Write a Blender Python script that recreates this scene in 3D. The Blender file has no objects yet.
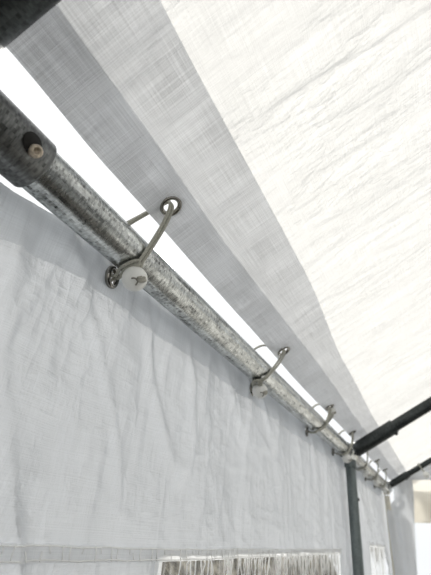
import bpy, bmesh, math, random
import numpy as np
from mathutils import Vector, Matrix, noise
random.seed(7)
C = bpy.context.scene.collection
H = 2.05                       # height of the eave rail's axis
R = 0.021                      # pipe radius
A = math.radians(30)           # roof pitch
CA, SA = math.cos(A), math.sin(A)
HALF = 1.25                    # half width of the tent
RIDGE = HALF / CA
Y0, Y1 = -1.3, 2.32            # ends of the tent along the rail
FR = (0.0445, 1.43, 2.27)      # frames along the rail

# ------------------------------------------------------------------ materials
def mat(name):
    m = bpy.data.materials.new(name); m.use_nodes = True
    nt = m.node_tree; nt.nodes.clear()
    out = nt.nodes.new('ShaderNodeOutputMaterial')
    return m, nt, out

def nd(nt, typ, **kw):
    n = nt.nodes.new(typ)
    for k, v in kw.items():
        if hasattr(n, k) and k not in ('inputs',): setattr(n, k, v)
        else: n.inputs[k.replace('_', ' ')].default_value = v
    return n

def ramp(nt, src, stops):
    r = nt.nodes.new('ShaderNodeValToRGB'); nt.links.new(src, r.inputs[0])
    e = r.color_ramp.elements
    while len(e) < len(stops): e.new(.5)
    for k, (p, c) in enumerate(stops):
        e[k].position = p; e[k].color = (c, c, c, 1) if not isinstance(c, tuple) else (*c, 1)
    return r.outputs[0]

def scaled_noise(nt, coord, sc, scale=1.0, detail=2.0, rough=.5, rot=0):
    mp = nt.nodes.new('ShaderNodeMapping'); mp.inputs['Scale'].default_value = sc
    mp.inputs['Rotation'].default_value = (0, 0, rot)
    nt.links.new(coord, mp.inputs[0])
    n = nt.nodes.new('ShaderNodeTexNoise'); nt.links.new(mp.outputs[0], n.inputs['Vector'])
    n.inputs['Scale'].default_value = scale; n.inputs['Detail'].default_value = detail
    n.inputs['Roughness'].default_value = rough
    return n.outputs['Fac']

def mth(nt, op, a, b=None, c=None):
    n = nt.nodes.new('ShaderNodeMath'); n.operation = op
    for i, x in enumerate((a, b, c)):
        if x is None: continue
        if isinstance(x, (int, float)): n.inputs[i].default_value = x
        else: nt.links.new(x, n.inputs[i])
    return n.outputs[0]

def tarp(name, col, trans, thread=.14, bump=.35, sheen=.06, tcol=None, crease=None, cdist=.0016):
    """woven polyethylene sheet: threads both ways, lets light through"""
    m, nt, out = mat(name); L = nt.links.new
    uv = nt.nodes.new('ShaderNodeUVMap').outputs[0]
    a = scaled_noise(nt, uv, (1000, 15, 1), detail=2)
    b = scaled_noise(nt, uv, (11, 1000, 1), detail=2)
    g = scaled_noise(nt, uv, (14, 14, 1), detail=3)
    th = mth(nt, 'ADD', mth(nt, 'ADD', a, b), mth(nt, 'MULTIPLY', g, .45))      # about 1.2 on average
    dens = mth(nt, 'MULTIPLY_ADD', mth(nt, 'SUBTRACT', th, 1.22), thread * 3.2, 1.0)
    dens = mth(nt, 'MINIMUM', mth(nt, 'MAXIMUM', dens, .55), 1.25)
    mixc = nd(nt, 'ShaderNodeMix', data_type='RGBA', blend_type='MULTIPLY'); mixc.inputs[0].default_value = 1
    mixc.inputs[6].default_value = (*(tcol or col), 1)
    cr = nt.nodes.new('ShaderNodeCombineColor')
    for i in range(3): L(dens, cr.inputs[i])
    L(cr.outputs[0], mixc.inputs[7])
    bp = nt.nodes.new('ShaderNodeBump'); bp.inputs['Strength'].default_value = bump; bp.inputs['Distance'].default_value = .0012
    L(th, bp.inputs['Height'])
    patch = ramp(nt, scaled_noise(nt, uv, (5, 8, 1), detail=2), [(.38, .25), (.62, 1.0)])
    if crease:                              # crumpling of the sheet, finer than its mesh
        hs = None
        for (sc_, rot, amp) in crease:
            n_ = scaled_noise(nt, uv, sc_, detail=3, rough=.55, rot=rot)
            rg = mth(nt, 'MULTIPLY', mth(nt, 'POWER', mth(nt, 'SUBTRACT', 1.0, mth(nt, 'MINIMUM', mth(nt, 'MULTIPLY', mth(nt, 'ABSOLUTE', mth(nt, 'SUBTRACT', n_, .5)), 5.0), 1.0)), 1.6), amp)
            hs = rg if hs is None else mth(nt, 'ADD', hs, rg)
        hs = mth(nt, 'MULTIPLY', hs, patch)
        b2 = nt.nodes.new('ShaderNodeBump'); b2.inputs['Strength'].default_value = 1; b2.inputs['Distance'].default_value = cdist
        L(hs, b2.inputs['Height']); L(b2.outputs[0], bp.inputs['Normal'])
    df = nt.nodes.new('ShaderNodeBsdfDiffuse'); df.inputs['Color'].default_value = (*col, 1); L(bp.outputs[0], df.inputs['Normal'])
    tr = nt.nodes.new('ShaderNodeBsdfTranslucent'); L(mixc.outputs[2], tr.inputs['Color']); L(bp.outputs[0], tr.inputs['Normal'])
    mx = nt.nodes.new('ShaderNodeMixShader'); mx.inputs[0].default_value = trans
    L(df.outputs[0], mx.inputs[1]); L(tr.outputs[0], mx.inputs[2])
    gl = nt.nodes.new('ShaderNodeBsdfGlossy'); gl.inputs['Roughness'].default_value = .30; L(bp.outputs[0], gl.inputs['Normal'])
    gl.inputs['Color'].default_value = (.9, .9, .9, 1)
    m2 = nt.nodes.new('ShaderNodeMixShader'); m2.inputs[0].default_value = sheen
    L(mx.outputs[0], m2.inputs[1]); L(gl.outputs[0], m2.inputs[2]); L(m2.outputs[0], out.inputs[0])
    return m

def metal(name, lo, hi, rough=(.28, .5), metallic=1.0, streak=1.0, tint=(1, 1, 1), bump=.25):
    """galvanised steel: spangle, lengthwise drawn streaks, grime"""
    m, nt, out = mat(name); L = nt.links.new
    uv = nt.nodes.new('ShaderNodeUVMap').outputs[0]
    sp = scaled_noise(nt, uv, (620, 330, 1), detail=2, rough=.6)
    st = scaled_noise(nt, uv, (520, 22, 1), detail=3, rough=.65)
    gr = scaled_noise(nt, uv, (60, 24, 1), detail=5, rough=.7)
    v = mth(nt, 'ADD', mth(nt, 'MULTIPLY', sp, .55), mth(nt, 'ADD', mth(nt, 'MULTIPLY', st, .55 * streak), mth(nt, 'MULTIPLY', gr, .4)))
    v = mth(nt, 'MULTIPLY', v, 1 / (.55 + .55 * streak + .4))
    c = ramp(nt, v, [(.36, tuple(lo * t for t in tint)), (.49, tuple((lo * .45 + hi * .55) * t for t in tint)), (.62, tuple(hi * t for t in tint))])
    p = nt.nodes.new('ShaderNodeBsdfPrincipled'); L(c, p.inputs['Base Color']); p.inputs['Metallic'].default_value = metallic
    rr = nt.nodes.new('ShaderNodeMapRange'); rr.inputs['To Min'].default_value = rough[1]; rr.inputs['To Max'].default_value = rough[0]; L(v, rr.inputs[0])
    L(rr.outputs[0], p.inputs['Roughness'])
    bp = nt.nodes.new('ShaderNodeBump'); bp.inputs['Strength'].default_value = bump; bp.inputs['Distance'].default_value = .0008
    L(v, bp.inputs['Height']); L(bp.outputs[0], p.inputs['Normal']); L(p.outputs[0], out.inputs[0])
    return m

def plain(name, col, rough=.5, metallic=0, sss=0, noise_amt=0.0, nscale=60):
    m, nt, out = mat(name); L = nt.links.new
    p = nt.nodes.new('ShaderNodeBsdfPrincipled'); p.inputs['Roughness'].default_value = rough; p.inputs['Metallic'].default_value = metallic
    p.inputs['Base Color'].default_value = (*col, 1)
    tc = nt.nodes.new('ShaderNodeTexCoord').outputs['Object']
    n = scaled_noise(nt, tc, (1, 1, 1), scale=nscale, detail=4)
    L(ramp(nt, n, [(.3, tuple(x * (1 - noise_amt) for x in col)), (.7, tuple(min(1, x * (1 + noise_amt)) for x in col))]), p.inputs['Base Color'])
    if sss: p.inputs['Subsurface Weight'].default_value = sss; p.inputs['Subsurface Radius'].default_value = (.006, .006, .006); p.inputs['Subsurface Scale'].default_value = 1
    L(p.outputs[0], out.inputs[0]); return m

M = {}
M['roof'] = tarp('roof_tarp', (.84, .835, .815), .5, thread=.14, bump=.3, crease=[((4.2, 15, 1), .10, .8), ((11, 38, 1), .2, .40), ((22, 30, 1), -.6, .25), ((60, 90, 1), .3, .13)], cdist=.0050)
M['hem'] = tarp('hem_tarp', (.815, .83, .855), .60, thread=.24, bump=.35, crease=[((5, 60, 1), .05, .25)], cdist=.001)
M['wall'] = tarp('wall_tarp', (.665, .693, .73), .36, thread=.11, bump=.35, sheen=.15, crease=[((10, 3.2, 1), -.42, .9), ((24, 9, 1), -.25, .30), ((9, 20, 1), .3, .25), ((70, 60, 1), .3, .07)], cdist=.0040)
M['wallhem'] = tarp('wall_hem_tarp', (.92, .93, .94), .68, thread=.12, bump=.3, sheen=.08)
M['tophem'] = tarp('top_hem_tarp', (.88, .90, .92), .68, thread=.10, bump=.3, sheen=.1)
M['roll'] = tarp('roll_tarp', (.90, .88, .83), .6, thread=.06, bump=.2)
M['galv'] = metal('galvanised_steel', .02, .80, rough=(.16, .38), bump=.5, tint=(.97, 1.0, .985))
M['sleeve'] = metal('weathered_galvanised_steel', .03, .23, rough=(.3, .5), streak=.35, tint=(.97, 1.0, .99), bump=.4)
M['dark'] = metal('backlit_dark_steel', .015, .09, rough=(.4, .6), metallic=.85, streak=.4, tint=(.9, 1.0, 1.0))  # backlit darkness of the rafters painted into the base colour
M['post'] = metal('grey_green_steel', .10, .24, rough=(.42, .6), metallic=.8, streak=.4, tint=(.86, 1.0, 1.0))
M['chrome'] = plain('nickel_grommet', (.26, .25, .23), .2, 1.0, noise_amt=.15)
M['cord'] = plain('grey_elastic_cord', (.38, .375, .325), .75, noise_amt=.3, nscale=900)
M['ball'] = plain('milky_plastic', (.80, .80, .77), .38, 0, sss=.35, noise_amt=.03)
M['knot'] = plain('painted_slot_shade', (.20, .19, .165), .6, noise_amt=.2)  # dark tone painted for the shade inside the ball's split
M['recess'] = plain('yellowed_cord_end', (.36, .35, .30), .6, noise_amt=.2, nscale=700)
M['cream'] = plain('cream_painted_steel', (.70, .67, .58), .45, noise_amt=.06)
M['black'] = plain('bolt_and_hole_black', (.012, .011, .010), .9, noise_amt=.3)  # near-black for post bolts and for the painted shade inside the bolt hole
M['bolt'] = plain('rusty_bolt', (.50, .43, .34), .45, .6, noise_amt=.35, nscale=500)
M['thread'] = plain('white_plastic_strand', (.86, .86, .85), .4, noise_amt=.05)
M['canvas'] = tarp('darkened_tarp', (.30, .31, .31), .12)  # unseen right wall, coloured darker to dim what the rail reflects
M['floor'] = plain('darkened_dirt', (.050, .046, .040), .9, noise_amt=.5, nscale=8)  # unseen floor, coloured dark so the pipe undersides reflect dark

def film_mat():
    m, nt, out = mat('crumpled_clear_vinyl'); L = nt.links.new
    uv = nt.nodes.new('ShaderNodeUVMap').outputs[0]
    n1 = scaled_noise(nt, uv, (75, 9, 1), detail=5, rough=.62)
    bp = nt.nodes.new('ShaderNodeBump'); bp.inputs['Strength'].default_value = .7; bp.inputs['Distance'].default_value = .003; L(n1, bp.inputs['Height'])
    tr = nt.nodes.new('ShaderNodeBsdfTransparent'); tr.inputs[0].default_value = (.93, .93, .91, 1)
    gl = nt.nodes.new('ShaderNodeBsdfGlossy'); gl.inputs['Roughness'].default_value = .12; L(bp.outputs[0], gl.inputs['Normal'])
    df = nt.nodes.new('ShaderNodeBsdfTranslucent'); df.inputs[0].default_value = (.85, .85, .83, 1); L(bp.outputs[0], df.inputs['Normal'])
    f = ramp(nt, n1, [(.47, .01), (.62, .38)])
    m1 = nt.nodes.new('ShaderNodeMixShader'); L(f, m1.inputs[0]); L(tr.outputs[0], m1.inputs[1]); L(df.outputs[0], m1.inputs[2])
    m2 = nt.nodes.new('ShaderNodeMixShader'); m2.inputs[0].default_value = .1; L(m1.outputs[0], m2.inputs[1]); L(gl.outputs[0], m2.inputs[2])
    L(m2.outputs[0], out.inputs[0]); return m
M['film'] = film_mat()

def earth_mat():
    m, nt, out = mat('stony_bank'); L = nt.links.new
    tc = nt.nodes.new('ShaderNodeTexCoord').outputs['Object']
    n = scaled_noise(nt, tc, (1, 1, 1), scale=5, detail=8, rough=.7)
    n2 = scaled_noise(nt, tc, (1, 1, .5), scale=23, detail=4, rough=.6)
    v = mth(nt, 'ADD', mth(nt, 'MULTIPLY', n, .6), mth(nt, 'MULTIPLY', n2, .4))
    c = ramp(nt, v, [(.40, (.012, .011, .009)), (.50, (.075, .065, .045)), (.62, (.40, .37, .30))])
    p = nt.nodes.new('ShaderNodeBsdfPrincipled'); p.inputs['Roughness'].default_value = .95; L(c, p.inputs['Base Color']); L(p.outputs[0], out.inputs[0])
    return m
M['bank'] = earth_mat()
M['ground'] = plain('pale_gravel', (.50, .49, .46), .95, noise_amt=.25, nscale=14)

# ------------------------------------------------------------------ mesh helpers
def link(name, me, material, parent=None, smooth=True):
    o = bpy.data.objects.new(name, me); C.objects.link(o)
    if material: me.materials.append(material)
    if parent: o.parent = parent
    if smooth: me.polygons.foreach_set('use_smooth', [True] * len(me.polygons))
    return o

def obj(name, bm, material, parent=None, smooth=True):
    me = bpy.data.meshes.new(name); bmesh.ops.recalc_face_normals(bm, faces=bm.faces); bm.to_mesh(me); bm.free()
    return link(name, me, material, parent, smooth)

def tag(o, label=None, cat=None, group=None, kind=None):
    for k, v in (('label', label), ('category', cat), ('group', group), ('kind', kind)):
        if v: o[k] = v
    return o

def thing(name, label, cat, loc, group=None):
    o = bpy.data.objects.new(name, None); C.objects.link(o); o.location = loc; o.empty_display_size = .02
    return tag(o, label, cat, group)

def grid(name, us, vs, fn, material, parent=None, holes=(), windows=(), uvf=None):
    """sheet over us x vs; fn(u, v) -> xyz; holes: (u, v, r) round eyelets; windows: rectangles left open"""
    nu, nv = len(us), len(vs)
    P = [[u, v] for u in us for v in vs]
    dead = set()
    for (hu, hv, hr) in holes:
        for i, (u, v) in enumerate(P):
            if abs(u - hu) < hr * 2.4 and abs(v - hv) < hr * 2.4:
                d = math.hypot(u - hu, v - hv)
                if d < hr: 
                    dead.add(i)
    faces = []
    for i in range(nu - 1):
        for j in range(nv - 1):
            a = i * nv + j; q = (a, a + nv, a + nv + 1, a + 1)
            if any(k in dead for k in q): continue
            uc, vc = (us[i] + us[i + 1]) / 2, (vs[j] + vs[j + 1]) / 2
            if any(w[0] < uc < w[1] and w[2] < vc < w[3] for w in windows): continue
            faces.append(q)
    used = sorted({k for f in faces for k in f}); idx = {k: n for n, k in enumerate(used)}
    me = bpy.data.meshes.new(name)
    me.from_pydata([fn(*P[k]) for k in used], [], [tuple(idx[k] for k in f) for f in faces])
    ul = me.uv_layers.new(name='UVMap')
    co = [(uvf(*P[k]) if uvf else P[k]) for k in used]
    li = np.empty(len(me.loops), dtype=np.int32); me.loops.foreach_get('vertex_index', li)
    ul.data.foreach_set('uv', np.array(co, dtype=np.float32)[li].ravel())
    return link(name, me, material, parent)

def frames(pts):
    n = len(pts); T = []
    for i in range(n):
        T.append((pts[min(i + 1, n - 1)] - pts[max(i - 1, 0)]).normalized())
    up = Vector((0, 0, 1)) if abs(T[0].z) < .9 else Vector((1, 0, 0))
    N = [(up - T[0] * up.dot(T[0])).normalized()]
    for i in range(1, n):
        v = N[-1] - T[i] * N[-1].dot(T[i]); N.append(v.normalized())
    return T, N

def tube(bm, pts, r, seg=12, cap=True, radii=None, uv=True):
    """swept round tube with lengthwise UVs in metres"""
    pts = [Vector(p) for p in pts]; T, N = frames(pts)
    rings = []; L = 0; ls = []
    for i, p in enumerate(pts):
        if i: L += (p - pts[i - 1]).length
        ls.append(L); B = T[i].cross(N[i]); rr = radii[i] if radii else r
        rings.append([bm.verts.new(p + (N[i] * math.cos(2 * math.pi * k / seg) + B * math.sin(2 * math.pi * k / seg)) * rr) for k in range(seg)])
    ul = bm.loops.layers.uv.verify()
    for i in range(len(pts) - 1):
        for k in range(seg):
            k2 = (k + 1) % seg
            f = bm.faces.new((rings[i][k], rings[i][k2], rings[i + 1][k2], rings[i + 1][k]))
            for lp, (a, b) in zip(f.loops, ((k, i), (k + 1, i), (k + 1, i + 1), (k, i + 1))):
                lp[ul].uv = (a / seg * 2 * math.pi * r, ls[b])
    if cap:
        bm.faces.new(list(reversed(rings[0]))); bm.faces.new(rings[-1])
    return rings

def smooth_path(ctrl, n=10, closed=False):
    c = [Vector(p) for p in ctrl]; out = []; m = len(c)
    g = (lambda i: c[i % m]) if closed else (lambda i: c[max(0, min(m - 1, i))])
    for i in range(m if closed else m - 1):
        p0, p1, p2, p3 = g(i - 1), g(i), g(i + 1), g(i + 2)
        for k in range(n):
            t = k / n
            out.append(.5 * ((2 * p1) + (p2 - p0) * t + (2 * p0 - 5 * p1 + 4 * p2 - p3) * t * t + (3 * p1 - p0 - 3 * p2 + p3) * t ** 3))
    out.append(c[0] if closed else c[-1]); return out

def lathe(bm, prof, centre, axis, seg=28, closed=False):
    """prof: (radius, height along axis)"""
    ax = Vector(axis).normalized(); c = Vector(centre)
    up = Vector((0, 0, 1)) if abs(ax.z) < .9 else Vector((1, 0, 0))
    n = (up - ax * up.dot(ax)).normalized(); b = ax.cross(n); rings = []
    ul = bm.loops.layers.uv.verify()
    for r, h in prof:
        if r < 1e-7: rings.append([bm.verts.new(c + ax * h)])
        else: rings.append([bm.verts.new(c + ax * h + (n * math.cos(2 * math.pi * k / seg) + b * math.sin(2 * math.pi * k / seg)) * r) for k in range(seg)])
    pairs = list(zip(rings, rings[1:])) + ([(rings[-1], rings[0])] if closed else [])
    for q, (A_, B_) in enumerate(pairs):
        for k in range(seg):
            k2 = (k + 1) % seg
            vs = []
            for v in (A_[k % len(A_)], A_[k2 % len(A_)], B_[k2 % len(B_)], B_[k % len(B_)]):
                if v not in vs: vs.append(v)
            if len(vs) < 3: continue
            f = bm.faces.new(vs)
            for lp in f.loops:
                w = lp.vert.co - c; lp[ul].uv = (k / seg * .13, w.dot(ax))
    return rings

def roof_pt(s, t, n=.03):
    return Vector((s * CA - n * SA, t, H + s * SA + n * CA))
RD = Vector((CA, 0, SA)); RN = Vector((-SA, 0, CA))

# ------------------------------------------------------------------ roof
def interp(t, tab):
    if t <= tab[0][0]: return tab[0][1]
    for (a, x), (b, y) in zip(tab, tab[1:]):
        if t <= b:
            k = (t - a) / (b - a); k = k * k * (3 - 2 * k); return x + (y - x) * k
    return tab[-1][1]
OUT = [(0, .044), (.07, .0437), (.2, .0388), (.55, .035), (.86, .0305), (1.3, .034), (2.5, .034)]
MID = [(0, .0935), (.15, .092), (.4, .086), (.83, .0895), (1.4, .082), (2.5, .080)]
INN = [(0, .163), (.2, .159), (.5, .158), (.9, .137), (1.4, .126), (2.5, .122)]
nz = lambda x, y, z=0.0: noise.noise(Vector((x, y, z)))
def ridged(x, y, z=0.0):
    return 1 - abs(nz(x, y, z)) * 2
def roof_wave(s, t):
    k = min(1, max(0, (s - .12) / .12))
    tt = t - .10 * s + .012 * nz(s * 9, t * 7, 3); ss = s
    w = 1.5 * .0035 * nz(ss * 2.2, tt * 14, 1.3) + .0016 * nz(ss * 5, tt * 34, 5)
    r1 = ridged(ss * 2.6 + 7, tt * 17, 2.2); r2 = ridged(ss * 4.5, tt * 38 + 3, 8.1)
    w += .0038 * max(0, r1 - .70) / .30 * (.5 + nz(s * 4, t * 4, 9)) + .0013 * max(0, r2 - .6) / .4
    w += .0007 * nz(s * 60, t * 60, 4) + .0005 * ridged(s * 90, t * 90, 4)
    for (t0, s0, sl_, a0, wu, wd, smin) in ((.258, .182, .095, .0062, .0030, .012, .17), (.270, .182, .14, -.0030, .004, .009, .17), (.382, .22, .13, .0050, .020, .010, .18), (.55, .2, .06, .0045, .016, .008, .17)):
        x = t - (t0 + sl_ * (s - s0)) - .004 * nz(s * 14, t0 * 9)
        w += a0 * math.exp(-abs(x) / (wd if x > 0 else wu)) * min(1, max(0, (s - smin) / .05)) * max(0, 1 - max(0, s - .55) / .3)
    base = .0016 * nz(s * 8, t * 9, 6) + .0009 * nz(s * 6, t * 45, 2)
    return base + w * (.12 + .88 * k)
def fine(a, b, d): 
    n = max(1, int(round((b - a) / d))); return [a + (b - a) * i / n for i in range(n + 1)]
GROM = [(.0625, .281), (.052, .697), (.0465, 1.075), (.047, 1.365), (.047, 1.62), (.047, 1.86), (.047, 2.09)]
ts = fine(Y0, -.25, .05)[:-1] + fine(-.25, 2.42, .0045)
band_q = fine(0, 1, .02)
def roof_uv(s, t): return (s, t)
# outermost sheet: the whole slope; u runs 0..1 over the folded band, then in metres
us = fine(0, .06, .003)[:-1] + fine(.06, .16, .004)[:-1] + fine(.16, .55, .0055)[:-1] + fine(.55, RIDGE, .05)
def s_of(u, t): return u + interp(t, OUT) * max(0, 1 - u / .4)
def roof_fn(off):
    def f(u, t):
        s = s_of(u, t); return roof_pt(s, t, .0340 + off + roof_wave(s, t) * min(1, (RIDGE - s) * 4 + .0))
    return f
def hole_u(s, t):      # invert s_of
    o = interp(t, OUT); return (s - o) / (1 - o / .4)
holes = [(hole_u(s, t), t, .0088) for s, t in GROM]
ceiling = grid('ceiling', us, ts, roof_fn(0), M['roof'], holes=holes, uvf=lambda u, t: (s_of(u, t), t))
tag(ceiling, 'white translucent woven tarp roof with creases, lit from outside', 'roof', kind='structure')
def band(name, edge, off, mtl):
    qs = fine(0, 1, .028)
    def f(q, t):
        s = interp(t, OUT) + q * (interp(t, edge) - interp(t, OUT)); return roof_pt(s, t, .0340 + off + roof_wave(s, t))
    def g(q, t): return (interp(t, OUT) + q * (interp(t, edge) - interp(t, OUT)), t)
    # eyelets are round in metres, so test them in metric space: hand grid metric positions through a stretch
    o = grid_metric(name, qs, [t for t in ts if t > -.3], f, g, mtl)
    return o
def grid_metric(name, us, vs, fn, g, mtl):
    nv = len(vs); G = [g(u, v) for u in us for v in vs]; dead = set()
    for i, (s, t) in enumerate(G):
        for hs, ht in GROM:
            if (s - hs) ** 2 + (t - ht) ** 2 < .0088 ** 2: dead.add(i)
    me = bpy.data.meshes.new(name); faces = []
    for i in range(len(us) - 1):
        for j in range(nv - 1):
            a = i * nv + j; q = (a, a + nv, a + nv + 1, a + 1)
            if not any(k in dead for k in q): faces.append(q)
    used = sorted({k for q in faces for k in q}); idx = {k: n for n, k in enumerate(used)}
    P = [(u, v) for u in us for v in vs]
    me.from_pydata([fn(*P[k]) for k in used], [], [tuple(idx[k] for k in q) for q in faces])
    ul = me.uv_layers.new(name='UVMap'); li = np.empty(len(me.loops), dtype=np.int32); me.loops.foreach_get('vertex_index', li)
    ul.data.foreach_set('uv', (np.array([G[k] for k in used], dtype=np.float32)[li]).ravel())
    return link(name, me, mtl, ceiling)
tag(band('reinforcing_band', INN, -.0018, M['hem']), 'pale grey double layer of tarp along the eave')
tag(band('folded_hem', MID, -.0034, M['hem']), 'darker grey folded outer hem of the roof tarp')
# other slope of the roof
def far_slope(u, t):
    return (2 * HALF - (u * CA - .034 * SA) , t, H + u * SA + .034 * CA)
grid('far_slope', fine(0, RIDGE, .05), fine(Y0, 2.42, .06), far_slope, M['roof'], ceiling)

def ring(name, centre, axis, ro, ri, th, mtl, parent):
    bm = bmesh.new(); prof = []
    for k in range(12):
        a = 2 * math.pi * k / 12
        prof.append(((ro + ri) / 2 + (ro - ri) / 2 * math.cos(a), th * math.sin(a)))
    lathe(bm, prof, centre, axis, 32, closed=True)
    return obj(name, bm, mtl, parent)
for s, t in GROM:
    ring('grommet', roof_pt(s, t, .0322 + roof_wave(s, t)), RN, .0132, .0080, .0034, M['chrome'], ceiling)

# ------------------------------------------------------------------ left wall
WX = -.026
WIN = [(.448, 1.345, -.95, -.2740), (1.80, 2.21, -.95, -.2740)]
WG = [(.281, -.0225), (.676, -.024), (1.03, -.018), (1.300, -.016), (1.60, -.016), (1.84, -.016), (2.07, -.016)]
def hem_z(t): return -.272 + .0105 * min(1, max(0, (t - .45) / .9)) + (.020 * min(1, max(0, (t - 1.5) / .3)) * 1.3)
def top_z(t):
    k = min(1, max(0, (t - .13) / .12)); k = k * k * (3 - 2 * k)
    return -.0155 + .0195 * k + .0012 * nz(t * 14, 3)
def wall_wave(t, z):
    lean = t + .33 * z
    depth = min(1, max(0, -z / .06))
    w = .0075 * nz(lean * 7, z * 3.0, 2) + .0052 * nz(lean * 17 + .7 * nz(t * 3, z * 6), z * 4.5, 7)
    r = ridged((t + .45 * z) * 9 + 2, z * 3.4, 4.4); r2 = ridged((t - .12 * z) * 22, z * 5, 9.4); r3 = ridged(t * 6, z * 26 + t * 8, 1.7)
    w += .0075 * max(0, r - .72) / .28 * (.6 + nz(t * 5, z * 5, 3)) + .0032 * max(0, r2 - .65) / .35 + .0011 * max(0, r3 - .75) / .25
    w += .0005 * nz(t * 70, z * 70)
    for g, gz in WG:                       # tension folds running down from the eyelets
        d = t - g - .25 * z * -1 * .5
        w += .0040 * math.exp(-(d / .016) ** 2) * math.exp(z / .10) * depth
    return w * (.35 + .65 * depth)
def wall_fn(t, z):
    zz = z
    if z > -.12:
        k = (z + .12) / .12; zz = z + top_z(t) * k
    if z < -.14:
        k = max(0, 1 - abs(z + .272) / .1185) if z > -.3905 else max(0, 1 - (-.3905 - z) / .2) * 0
        zz = z + (hem_z(t) + .272) * k
    x = WX - .001 + wall_wave(t, zz)
    x = min(x, -.0225 if zz > -.03 else -.0225 + .02 * min(1, (-.03 - zz) / .08))
    return (x, t, H + zz)
wt = sorted(set(fine(Y0, -.1, .06)[:-1] + fine(-.1, 2.46, .005) + [w for W in WIN for w in W[:2]]))
wz = sorted(set(fine(-2.05, -.95, .1)[:-1] + fine(-.95, -.34, .03)[:-1] + fine(-.34, 0, .0045) + [w for W in WIN for w in W[2:]]))
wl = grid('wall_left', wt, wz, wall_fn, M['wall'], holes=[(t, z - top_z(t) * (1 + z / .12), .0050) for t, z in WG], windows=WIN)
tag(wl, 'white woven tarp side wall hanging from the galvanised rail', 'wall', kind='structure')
for t, z in WG:
    ring('grommet', (-.0232, t, H + z), (1, .3, -.05), .0128, .0078, .0034, M['chrome'], wl)
def top_hem(t, q):
    tp = top_z(t); z = tp - .001 - q * (1 + .05 * nz(t * 9, 4))
    x, _, _ = wall_fn(t, (z - tp) / (1 + tp / .12))
    return (min(x + .0010, -.0218 if z > -.03 else 0), t, H + z)
grid('top_hem', fine(-.1, 2.32, .005), fine(0, .048, .0045), top_hem, M['tophem'], wl, holes=[(t, top_z(t) - .001 - z, .0050) for t, z in WG], uvf=lambda t, q: (t, -q))
# stitched hem along the heads of the window openings
def hem_strip(t, q):
    z = hem_z(t) + .0035 - q * .0125; x, _, _ = wall_fn(t, z); return (x + .0022, t, H + z)
grid('window_hem', fine(-.2, 1.36, .006), fine(0, 1, .12), hem_strip, M['wallhem'], wl, uvf=lambda t, q: (t, q * .0125))
grid('window_hem', fine(1.78, 2.26, .006), fine(0, 1, .12), hem_strip, M['wallhem'], wl, uvf=lambda t, q: (t, q * .0125))
def side_hem(q, z):
    t = .438 + q * .014 + .002 * nz(z * 30, 2); x, _, _ = wall_fn(t, z); return (x + .0024, t, H + z)
grid('window_side_hem', fine(0, 1, .2), fine(-.95, -.272, .01), side_hem, M['wallhem'], wl, uvf=lambda q, z: (z, q * .016))
bm = bmesh.new()
for q in (.12, .88):
    tube(bm, [Vector(hem_strip(t, q)) + Vector((.0006, 0, .0004 * math.sin(t * 700))) for t in fine(-.2, 1.355, .008)], .0006, 5)
t = -.18
while t < 1.34:
    t += random.uniform(.006, .02)
    h0, h1 = random.choice(((.05, .95), (.1, .5), (.4, .95), (.05, .95)))
    tube(bm, [Vector(hem_strip(t + random.uniform(-.001, .001) + .002 * q, q)) + Vector((.0007, 0, 0)) for q in (h0, (h0 + h1) / 2, h1)], .00055, 5)
obj('stitching', bm, M['thread'], wl)

# windows: crumpled clear film with frayed strands
for k, (a, b, z0, z1) in enumerate(WIN):
    def film(t, z, a=a, b=b):
        return (WX - .010 + .006 * nz(t * 16, z * 4, 5 + k) + .004 * nz(t * 45, z * 11, 2) + .003 * ridged(t * 30, z * 9, 7), t, H + z + hem_z(t) + .272)
    w = grid('window_%d' % (k + 1), fine(a - .02, b + .02, .006), fine(z0 - .01, z1 + .015, .012), film, M['film'])
    tag(w, ('crumpled clear window sheet under the stitched hem, nearest the camera', 'crumpled clear window sheet beyond the second tent post')[k], 'window', kind='structure')
    bm = bmesh.new(); n = 170 if k == 0 else 50
    for i in range(n):
        t = random.uniform(a + .03, b - .005); 
        if k == 0 and t < .62 and random.random() < .8: continue
        L = random.uniform(.012, .06); x0 = wall_fn(t, z1)[0]; dx = random.uniform(-.3, .3) * L
        zt = H + hem_z(t) - .008
        p = [Vector((x0 - .001 - random.random() * .004, t + dx * q * q + .002 * nz(i, q * 3), zt - L * q)) for q in (0, .3, .6, 1)]
        tube(bm, p, .0008, 4, radii=[.0010, .0009, .0007, .0003])
    tag(obj('frayed_strand', bm, M['thread'], w), 'white frayed plastic threads hanging below the hem', kind='stuff')

# ------------------------------------------------------------------ pipes
def pipe(name, p, q, r, mtl, parent=None, seg=40, wall=.0022, n=2, bevel=.0012):
    """hollow round pipe or sleeve with rolled ends"""
    p, q = Vector(p), Vector(q); ax = (q - p); Ln = ax.length
    bm = bmesh.new(); b = bevel
    prof = [(r - b, 0), (r - b * .3, b * .3), (r, b)] + [(r, b + (Ln - 2 * b) * i / n) for i in range(1, n)] + [(r, Ln - b), (r - b * .3, Ln - b * .3), (r - b, Ln), (r - wall, Ln - b), (r - wall, b)]
    lathe(bm, prof, p, ax, seg, closed=True)
    return obj(name, bm, mtl, parent)

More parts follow.
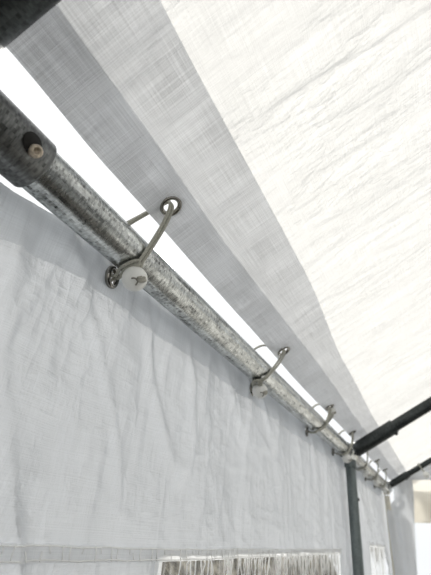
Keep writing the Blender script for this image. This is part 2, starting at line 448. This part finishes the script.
def rail(y0, y1, label, mtl):
    r = pipe('rail_pipe', (0, y0, H), (0, y1, H), R, M[mtl], n=8)
    return tag(r, label, 'pipe', 'eave rail pipes')
GAP = .012
rail(Y0, FR[0] - GAP, 'galvanised eave rail pipe running back from the nearest fitting, behind the camera', 'galv')
rail(FR[0] + GAP, FR[1] - GAP, 'long shiny galvanised eave rail pipe between the near sleeve and the second post', 'galv')
rail(FR[1] + GAP, FR[2] - GAP, 'short far galvanised eave rail pipe between second post and tent corner', 'galv')
def along(s, t, n=0): return roof_pt(s, t, n)
names = ('nearest', 'second', 'farthest')
for k, t in enumerate(FR):
    rf = pipe('rafter_pipe', along(.035, t), along(RIDGE - .04, t), (R, .0170, .0115)[k], M['dark'], n=6)
    tag(rf, ('nearly black rafter pipe in the top left corner, closest to the camera', 'dark grey rafter pipe rising right from the second post',
             'thin dark rafter pipe at the far end of the tent, above the rolled door')[k], 'pipe', 'roof rafter pipes')
    ps = pipe('post_pipe', (0, t, H - .035), (0, t, .0), (R - .001, .0150, .0120)[k], M[('sleeve', 'post', 'cream')[k]], n=6)
    tag(ps, ('grey steel post under the nearest eave fitting, left of the frame', 'grey green steel post standing before the tarp wall under the second rafter',
             'slim cream corner post at the far end of the tarp wall')[k], 'post', 'tent posts')
    bm = bmesh.new(); lathe(bm, [(0, 0), (.0052, 0), (.0052, .003), (.0036, .0055), (0, .0058)], ((R * .8, .012, .010)[k], t + R * .35 * (1, .75, .6)[k], H - .128), (1, .4, 0), 12)
    obj('bolt', bm, M['black'], ps)
    fit = thing('pipe_fitting', ('weathered steel sleeve fitting joining rail and rafter at the left edge of the photo', 'steel sleeve fitting joining rail, rafter and post at the second frame',
                                 'steel corner fitting at the far end of the rail')[k], 'fitting', (0, t, H), 'eave pipe fittings')
    def sl(name, a, b, mtl, r=.0243, ri=R):
        o = pipe(name, Vector(a) - Vector((0, t, H)), Vector(b) - Vector((0, t, H)), r, M[mtl], fit, wall=(r - ri - .0004), bevel=.0018); return o
    e = .099 if k == 0 else .07
    rs = sl('rail_sleeve', (0, t - e, H), (0, t + (e if k < 2 else .03), H), 'sleeve' if k == 0 else 'galv', .0240 if k == 0 else .0243)
    fs = sl('rafter_sleeve', along(.02, t), along((.20, .165, .12)[k], t), 'dark', (.0243, .0212, .0148)[k], (R, .0170, .0115)[k])
    sl('post_sleeve', (0, t, H - .02), (0, t, H - (.10, .04, .03)[k]), ('sleeve', 'post', 'cream')[k], (.0243, .0182, .0150)[k], (R - .001, .0150, .0120)[k])
    def bolt(parent, at, axis, sc=1):
        at = Vector(at) - Vector((0, t, H)); ax = Vector(axis).normalized()
        bm = bmesh.new(); lathe(bm, [(0, -.003), (.0046 * sc, -.003), (.0046 * sc, .0040), (.0034 * sc, .0058), (.0024 * sc, .0058), (.0022 * sc, .0030), (0, .0030)], at, ax, 14)
        return obj('bolt', bm, M['bolt'] if k == 0 else M['dark'], parent)
    if k == 0:
        ax = Vector((.95, 0, -.08)).normalized()
        # drilled slot beside the bolt: thin black disc painting the shade inside it
        bm = bmesh.new()
        lathe(bm, [(0, -.004), (.0085, -.004), (.0078, .00045), (0, .0009)], Vector((0, .1215 - t, -.0035)) + ax * .0238, ax, 18)
        obj('bolt_hole', bm, M['black'], rs)
        bolt(rs, Vector((0, .1262, H - .0085)) + ax * .0225, Vector((.8, -.15, -.45)), 1.15)
    elif k == 1:
        bolt(fs, along(.155, t) - RN * .0195, -RN)
        bolt(rs, (.022, t - .045, H - .006), (1, 0, -.3), .8)
    else:
        bolt(fs, along(.1, t) - RN * .0135, -RN, .7)
# frames' other half, ridge pole and right side
rp = pipe('ridge_pipe', (HALF, Y0, H + HALF * math.tan(A)), (HALF, 2.5, H + HALF * math.tan(A)), R, M['dark'], n=4)
tag(rp, 'dark ridge pipe along the top of the tent roof', 'pipe')

# ------------------------------------------------------------------ ball bungees
def bungee(t, roof_g, wall_g, ball, neck, touch, side, label, r=.0019, br=.0132, face=(.66, -.46, -.58), side_axis=(.60, .79, .06), back_t=None):
    """a loop of elastic cord round the rail, through both eyelets, hooked over a ball"""
    o = thing('ball_bungee', label, 'bungee cord', (0, t, H), 'ball bungees along the eave')
    off = Vector((0, t, H)); V = lambda p: Vector(p)
    s, tg = roof_g; G = roof_pt(s, tg, .030) - off; Gt = roof_pt(s, tg, .043) - off
    W = V((-.0232, wall_g[0], H + wall_g[1])) - off; Wb = W + V((-.0085, .001, -.003))
    neck, touch, side, ball = V(neck) - V((0, t, 0)), V(touch) - V((0, t, 0)), V(side) - V((0, t, 0)), V(ball) - V((0, t, 0))
    bt = (back_t if back_t is not None else t - .016) - t
    Rb = R + .0042
    def arc(a, yy): a = math.radians(a); return V((Rb * math.cos(a), yy, Rb * math.sin(a)))
    path = [ball * .97 + neck * .03, neck, side, V((side.x * .3 + W.x * .7 + .003, W.y * .75 + side.y * .25, W.z * .5 + side.z * .5 - .002)), W, Wb, V((-.0285, W.y, -.004)),
            arc(150, bt), arc(108, bt * 1.0), roof_pt(s * .55, t + bt * .3 + (tg - t) * .2, .036) - off, Gt + RD * -.004, Gt, G,
            (G * .62 + touch * .38) + V((.002, 0, -.003)), touch, neck + V((.0012, .0025, .001)), ball * .9 + neck * .1 + V((0, .002, 0))]
    pts = smooth_path(path, 9)
    T, N = frames(pts)
    bm = bmesh.new()
    for sgn in (-1, 1):
        q = []
        for i, p in enumerate(pts):
            # strands side by side, laid flat against the pipe
            rad = V((p.x, 0, p.z)); rad = rad.normalized() if rad.length > 1e-4 else V((1, 0, 0))
            b = T[i].cross(rad); b = b.normalized() if b.length > .05 else N[i]
            near = 1.0 if i not in (0, len(pts) - 1) else .5
            pp = p + b * sgn * r * 1.12 * near
            d = math.hypot(pp.x, pp.z)
            if d < R + r + .0003: pp = V((pp.x / d * (R + r + .0003), pp.y, pp.z / d * (R + r + .0003)))
            q.append(pp)
        tube(bm, q, r, 8)
    obj('cord', bm, M['cord'], o)
    f = V(face).normalized(); sa = V(side_axis).normalized(); sa = (sa - f * sa.dot(f)).normalized(); w = f.cross(sa)
    prof = [(br * math.sin(math.pi * k / 16), -br * math.cos(math.pi * k / 16)) for k in range(17)]
    prof[0] = (0, -br); prof[-1] = (0, br)
    bm = bmesh.new(); lathe(bm, prof, ball, f, 32); bl = obj('ball', bm, M['ball'], o)
    def on(a, b): return ball + (f + sa * a + w * b).normalized() * br * 1.0
    bm = bmesh.new()                       # dark lines paint the shade in the split where the cord ends go in
    for q in (((.10, -.04), (.06, -.22), (.02, -.38)), ((.10, -.04), (-.10, .12), (-.32, .14), (-.46, .06)), ((-.1, .10), (.10, .30), (.34, .44))):
        tube(bm, smooth_path([on(*p) for p in q], 5), br * .065, 8)
    obj('slot', bm, M['knot'], bl)
    bm = bmesh.new()
    tube(bm, smooth_path([on(.10, .02) - f * br * .1, on(.32, .08) + f * br * .04, on(.62, .14) - f * br * .02, on(.85, .2) - f * br * .15], 5), br * .16, 10)
    tube(bm, smooth_path([on(.02, .22) - f * br * .1, on(.26, .28) + f * br * .03, on(.56, .36) - f * br * .02, on(.75, .42) - f * br * .15], 5), br * .13, 10)
    obj('cord_knot', bm, M['recess'], bl)
    return o
bungee(.276, GROM[0], WG[0], (.0105, .2790, -.0325), (.0170, .2712, -.0192), (.0244, .2762, .0005), (.004, .2670, -.0247),
       'bungee with white ball and two grey cords, largest and nearest, left of centre')
bungee(.64, GROM[1], WG[1], (.0010, .6555, -.0340), (.0075, .6365, -.0243), (.0195, .6400, -.0150), (-.001, .6330, -.0250),
       'bungee with white ball on the middle of the rail, second from the camera')
bungee(1.02, GROM[2], WG[2], (.026, 1.092, .044), (.0275, 1.08, .030), (.0244, 1.03, .000), (.009, 1.005, -.0232),
       'blurred bungee with its ball up against the roof hem, third from the camera', br=.0105)
bungee(1.31, GROM[3], WG[3], (.0125, 1.3160, -.0320), (.0160, 1.31, -.0192), (.0244, 1.325, .000), (.004, 1.300, -.0247),
       'small bungee just before the second post, its ball under the rail')
for tt, lb in ((1.60, 'small bungee looped on the far rail just past the second rafter'), (1.84, 'small bungee in the middle of the far rail pipe'),
               (2.07, 'small bungee on the far rail nearest the corner post')):
    i = min(range(len(GROM)), key=lambda q: abs(GROM[q][1] - tt))
    bungee(tt, GROM[i], WG[i], (.018, tt + .008, -.032), (.0150, tt - .002, -.0190), (.0236, tt + .008, .000), (.003, tt - .012, -.0238), lb)

# ------------------------------------------------------------------ far end: rolled door, corner flap, gable
YE = 2.36
def roll_fn(x, a):
    zc = H - .030 + .006 * nz(x * 2, 1); e = 3 * math.pi
    r = .084 + .006 * nz(x * 5, min(a, e) * .8, 3) * min(1, (e - min(a, e)) * .5) + .0018 * nz(x * 25, a * 2, 5) + .016 * min(a, e) / e
    y = YE + .104 + r * math.cos(-min(a, e)); z = zc + r * math.sin(-min(a, e))
    if a > e: z = zc + (H + .065 - zc) * (a - e) / .6; y -= .002 * (a - e)
    return (x, y, z)
rl = bpy.data.objects.new('rolled_door', None); C.objects.link(rl)
tag(rl, 'cream tarp door rolled up under the far rafter', 'tarp door')
g1 = grid('roll', fine(.052, 2.42, .02), fine(.3 * math.pi, 3 * math.pi, .12)[:-1] + fine(3 * math.pi, 3 * math.pi + .6, .1), roll_fn, M['roll'], rl)
for x in (.32, 1.25, 2.2):
    bm = bmesh.new()
    tube(bm, [Vector((x, YE + .10 + .105 * math.cos(a), H - .045 + .105 * math.sin(a))) for a in fine(0, 2 * math.pi, .2)], .004, 6)
    obj('tie_strap', bm, M['wallhem'], rl)
def gable(x, q):
    ztop = H + min(x, 2 * HALF - x) * math.tan(A) + .03; zb = H + .047
    return (x, YE - .004 + .004 * nz(x * 9, q * 3), zb + (max(ztop, zb + .002) - zb) * q)
gb = grid('wall_back', fine(.0, 2 * HALF, .025), fine(0, 1, .1), gable, M['wall'])
tag(gb, 'white tarp gable panel above the rolled door', 'wall', kind='structure')
def flap(q, z):
    d = max(0, -z); k = min(1, max(0, (d - .035) / .07)); k = k * k * (3 - 2 * k)
    xl = .024 - .034 * k + .010 * min(1, d / .3); xr = .112 - .030 * min(1, d / .33)
    x = xl + q * (xr - xl)
    return (x, YE - .028 - .088 * k * (1 - .6 * q) + .010 * math.sin(q * 9 + z * 3) * (.4 + .6 * q) + .006 * nz(q * 4, z * 8), H + z)
fl = grid('door_flap', fine(0, 1, .05), fine(-2.05, .045, .03), flap, M['wall'], uvf=lambda q, z: (q * .07, z))
tag(fl, 'narrow white tarp flap hanging at the far corner beside the open doorway', 'tarp flap')
# bungee hanging from the end rafter
o = thing('ball_bungee', 'white ball bungee hanging from the far rafter at the right edge', 'bungee cord', (.16, 2.27, H + .0924), 'ball bungees along the eave')
bm = bmesh.new()
rr = .0158
tube(bm, smooth_path([(.016, -.024, -.026), (.004, -.018, -.010)] + [RN * rr * math.sin(a) + Vector((0, -rr * math.cos(a), 0)) for a in (0, 1.0, 2.1, 3.14, 4.2)] + [(.010, -.014, -.020), (.018, -.026, -.028)], 8), .0032, 8)
obj('cord', bm, M['cord'], o)
bm = bmesh.new(); lathe(bm, [(0, -.0132)] + [(.0132 * math.sin(a), -.0132 * math.cos(a)) for a in fine(.2, 2.9, .2)] + [(0, .0132)], (.020, -.028, -.037), (.4, -.7, -.4), 24)
obj('ball', bm, M['ball'], o)

# ------------------------------------------------------------------ rest of the place
def flat(name, x0, x1, y0, y1, z, mtl, d=.5):
    return grid(name, fine(x0, x1, d), fine(y0, y1, d), lambda x, y: (x, y, z), mtl)
tag(flat('floor', -.05, 2.55, Y0 - .6, 2.62, 0.0, M['floor'], .3), 'unseen dirt floor inside the tent, darkened for the pipe reflections', 'floor', kind='structure')
tag(flat('ground', -30, 30, -30, 30, -.02, M['ground'], 6), 'pale gravel ground around the tent', 'ground', kind='structure')
wr = grid('wall_right', fine(Y0, 2.36, .05), fine(-2.05, 0, .05), lambda t, z: (2 * HALF + .024 + .006 * nz(t * 5, z * 3), t, H + z), M['canvas'])
tag(wr, 'unseen tarp wall on the other side of the tent, darkened to dim the rail reflections', 'wall', kind='structure')
def bank(x, y):
    h = 2.35 * min(1, max(0, (-x - 1.2) / 1.1)) ** .7
    return (x, y, -.03 + h * (1 + .12 * nz(x * 1.5, y * 1.5)) + .10 * nz(x * 5, y * 5) + .06 * nz(x * 13, y * 13, 4))
bk = grid('ground_bank', fine(-4.2, -1.15, .06), fine(-1.0, 9.0, .07), bank, M['bank'])
tag(bk, 'dark stony earth bank seen dimly through the clear window', 'bank', kind='structure')

# ------------------------------------------------------------------ light
w = bpy.data.worlds.new('overcast_sky'); bpy.context.scene.world = w; w.use_nodes = True
nt = w.node_tree; bg = nt.nodes['Background']
tc = nt.nodes.new('ShaderNodeTexCoord'); sx = nt.nodes.new('ShaderNodeSeparateXYZ'); nt.links.new(tc.outputs['Generated'], sx.inputs[0])
r = ramp(nt, sx.outputs[2], [(.0, (.80, .82, .84)), (.35, (.92, .94, .96)), (1.0, (1.0, 1.0, 1.0))])
nt.links.new(r, bg.inputs[0]); bg.inputs[1].default_value = 1.15
sun = bpy.data.lights.new('sun', 'SUN'); sun.energy = 4.0; sun.angle = math.radians(4); sun.color = (1, .965, .90)
so = bpy.data.objects.new('sun', sun); C.objects.link(so)
so.rotation_euler = Vector((.45, -.65, -.60)).to_track_quat('-Z', 'Y').to_euler()

# ------------------------------------------------------------------ camera
cam = bpy.data.cameras.new('camera'); co = bpy.data.objects.new('camera', cam); C.objects.link(co)
Xc = Vector((.891184, -.16354516, -.42313599)); Yc = Vector((.44589008, .48749443, .75068716)); Zc = Vector((.08350519, -.85767252, .5073704))
# rows: world axes in image space (x right, y down, z forward)
rt = Vector((Xc.x, Yc.x, Zc.x)); dn = Vector((Xc.y, Yc.y, Zc.y)); fw = Vector((Xc.z, Yc.z, Zc.z))
mw = Matrix(((rt.x, -dn.x, -fw.x, .26366), (rt.y, -dn.y, -fw.y, 0), (rt.z, -dn.z, -fw.z, 1.80014), (0, 0, 0, 1)))
co.matrix_world = mw
cam.sensor_fit = 'VERTICAL'; cam.sensor_height = 36; cam.lens = 415 / 575 * 36; cam.clip_start = .01
cam.dof.use_dof = True; cam.dof.focus_distance = .44; cam.dof.aperture_fstop = 8.5
sc = bpy.context.scene; sc.camera = co
sc.view_settings.view_transform = 'Standard'; sc.view_settings.look = 'None'; sc.view_settings.gamma = 1; sc.view_settings.exposure = .08
sc.view_settings.use_curve_mapping = False
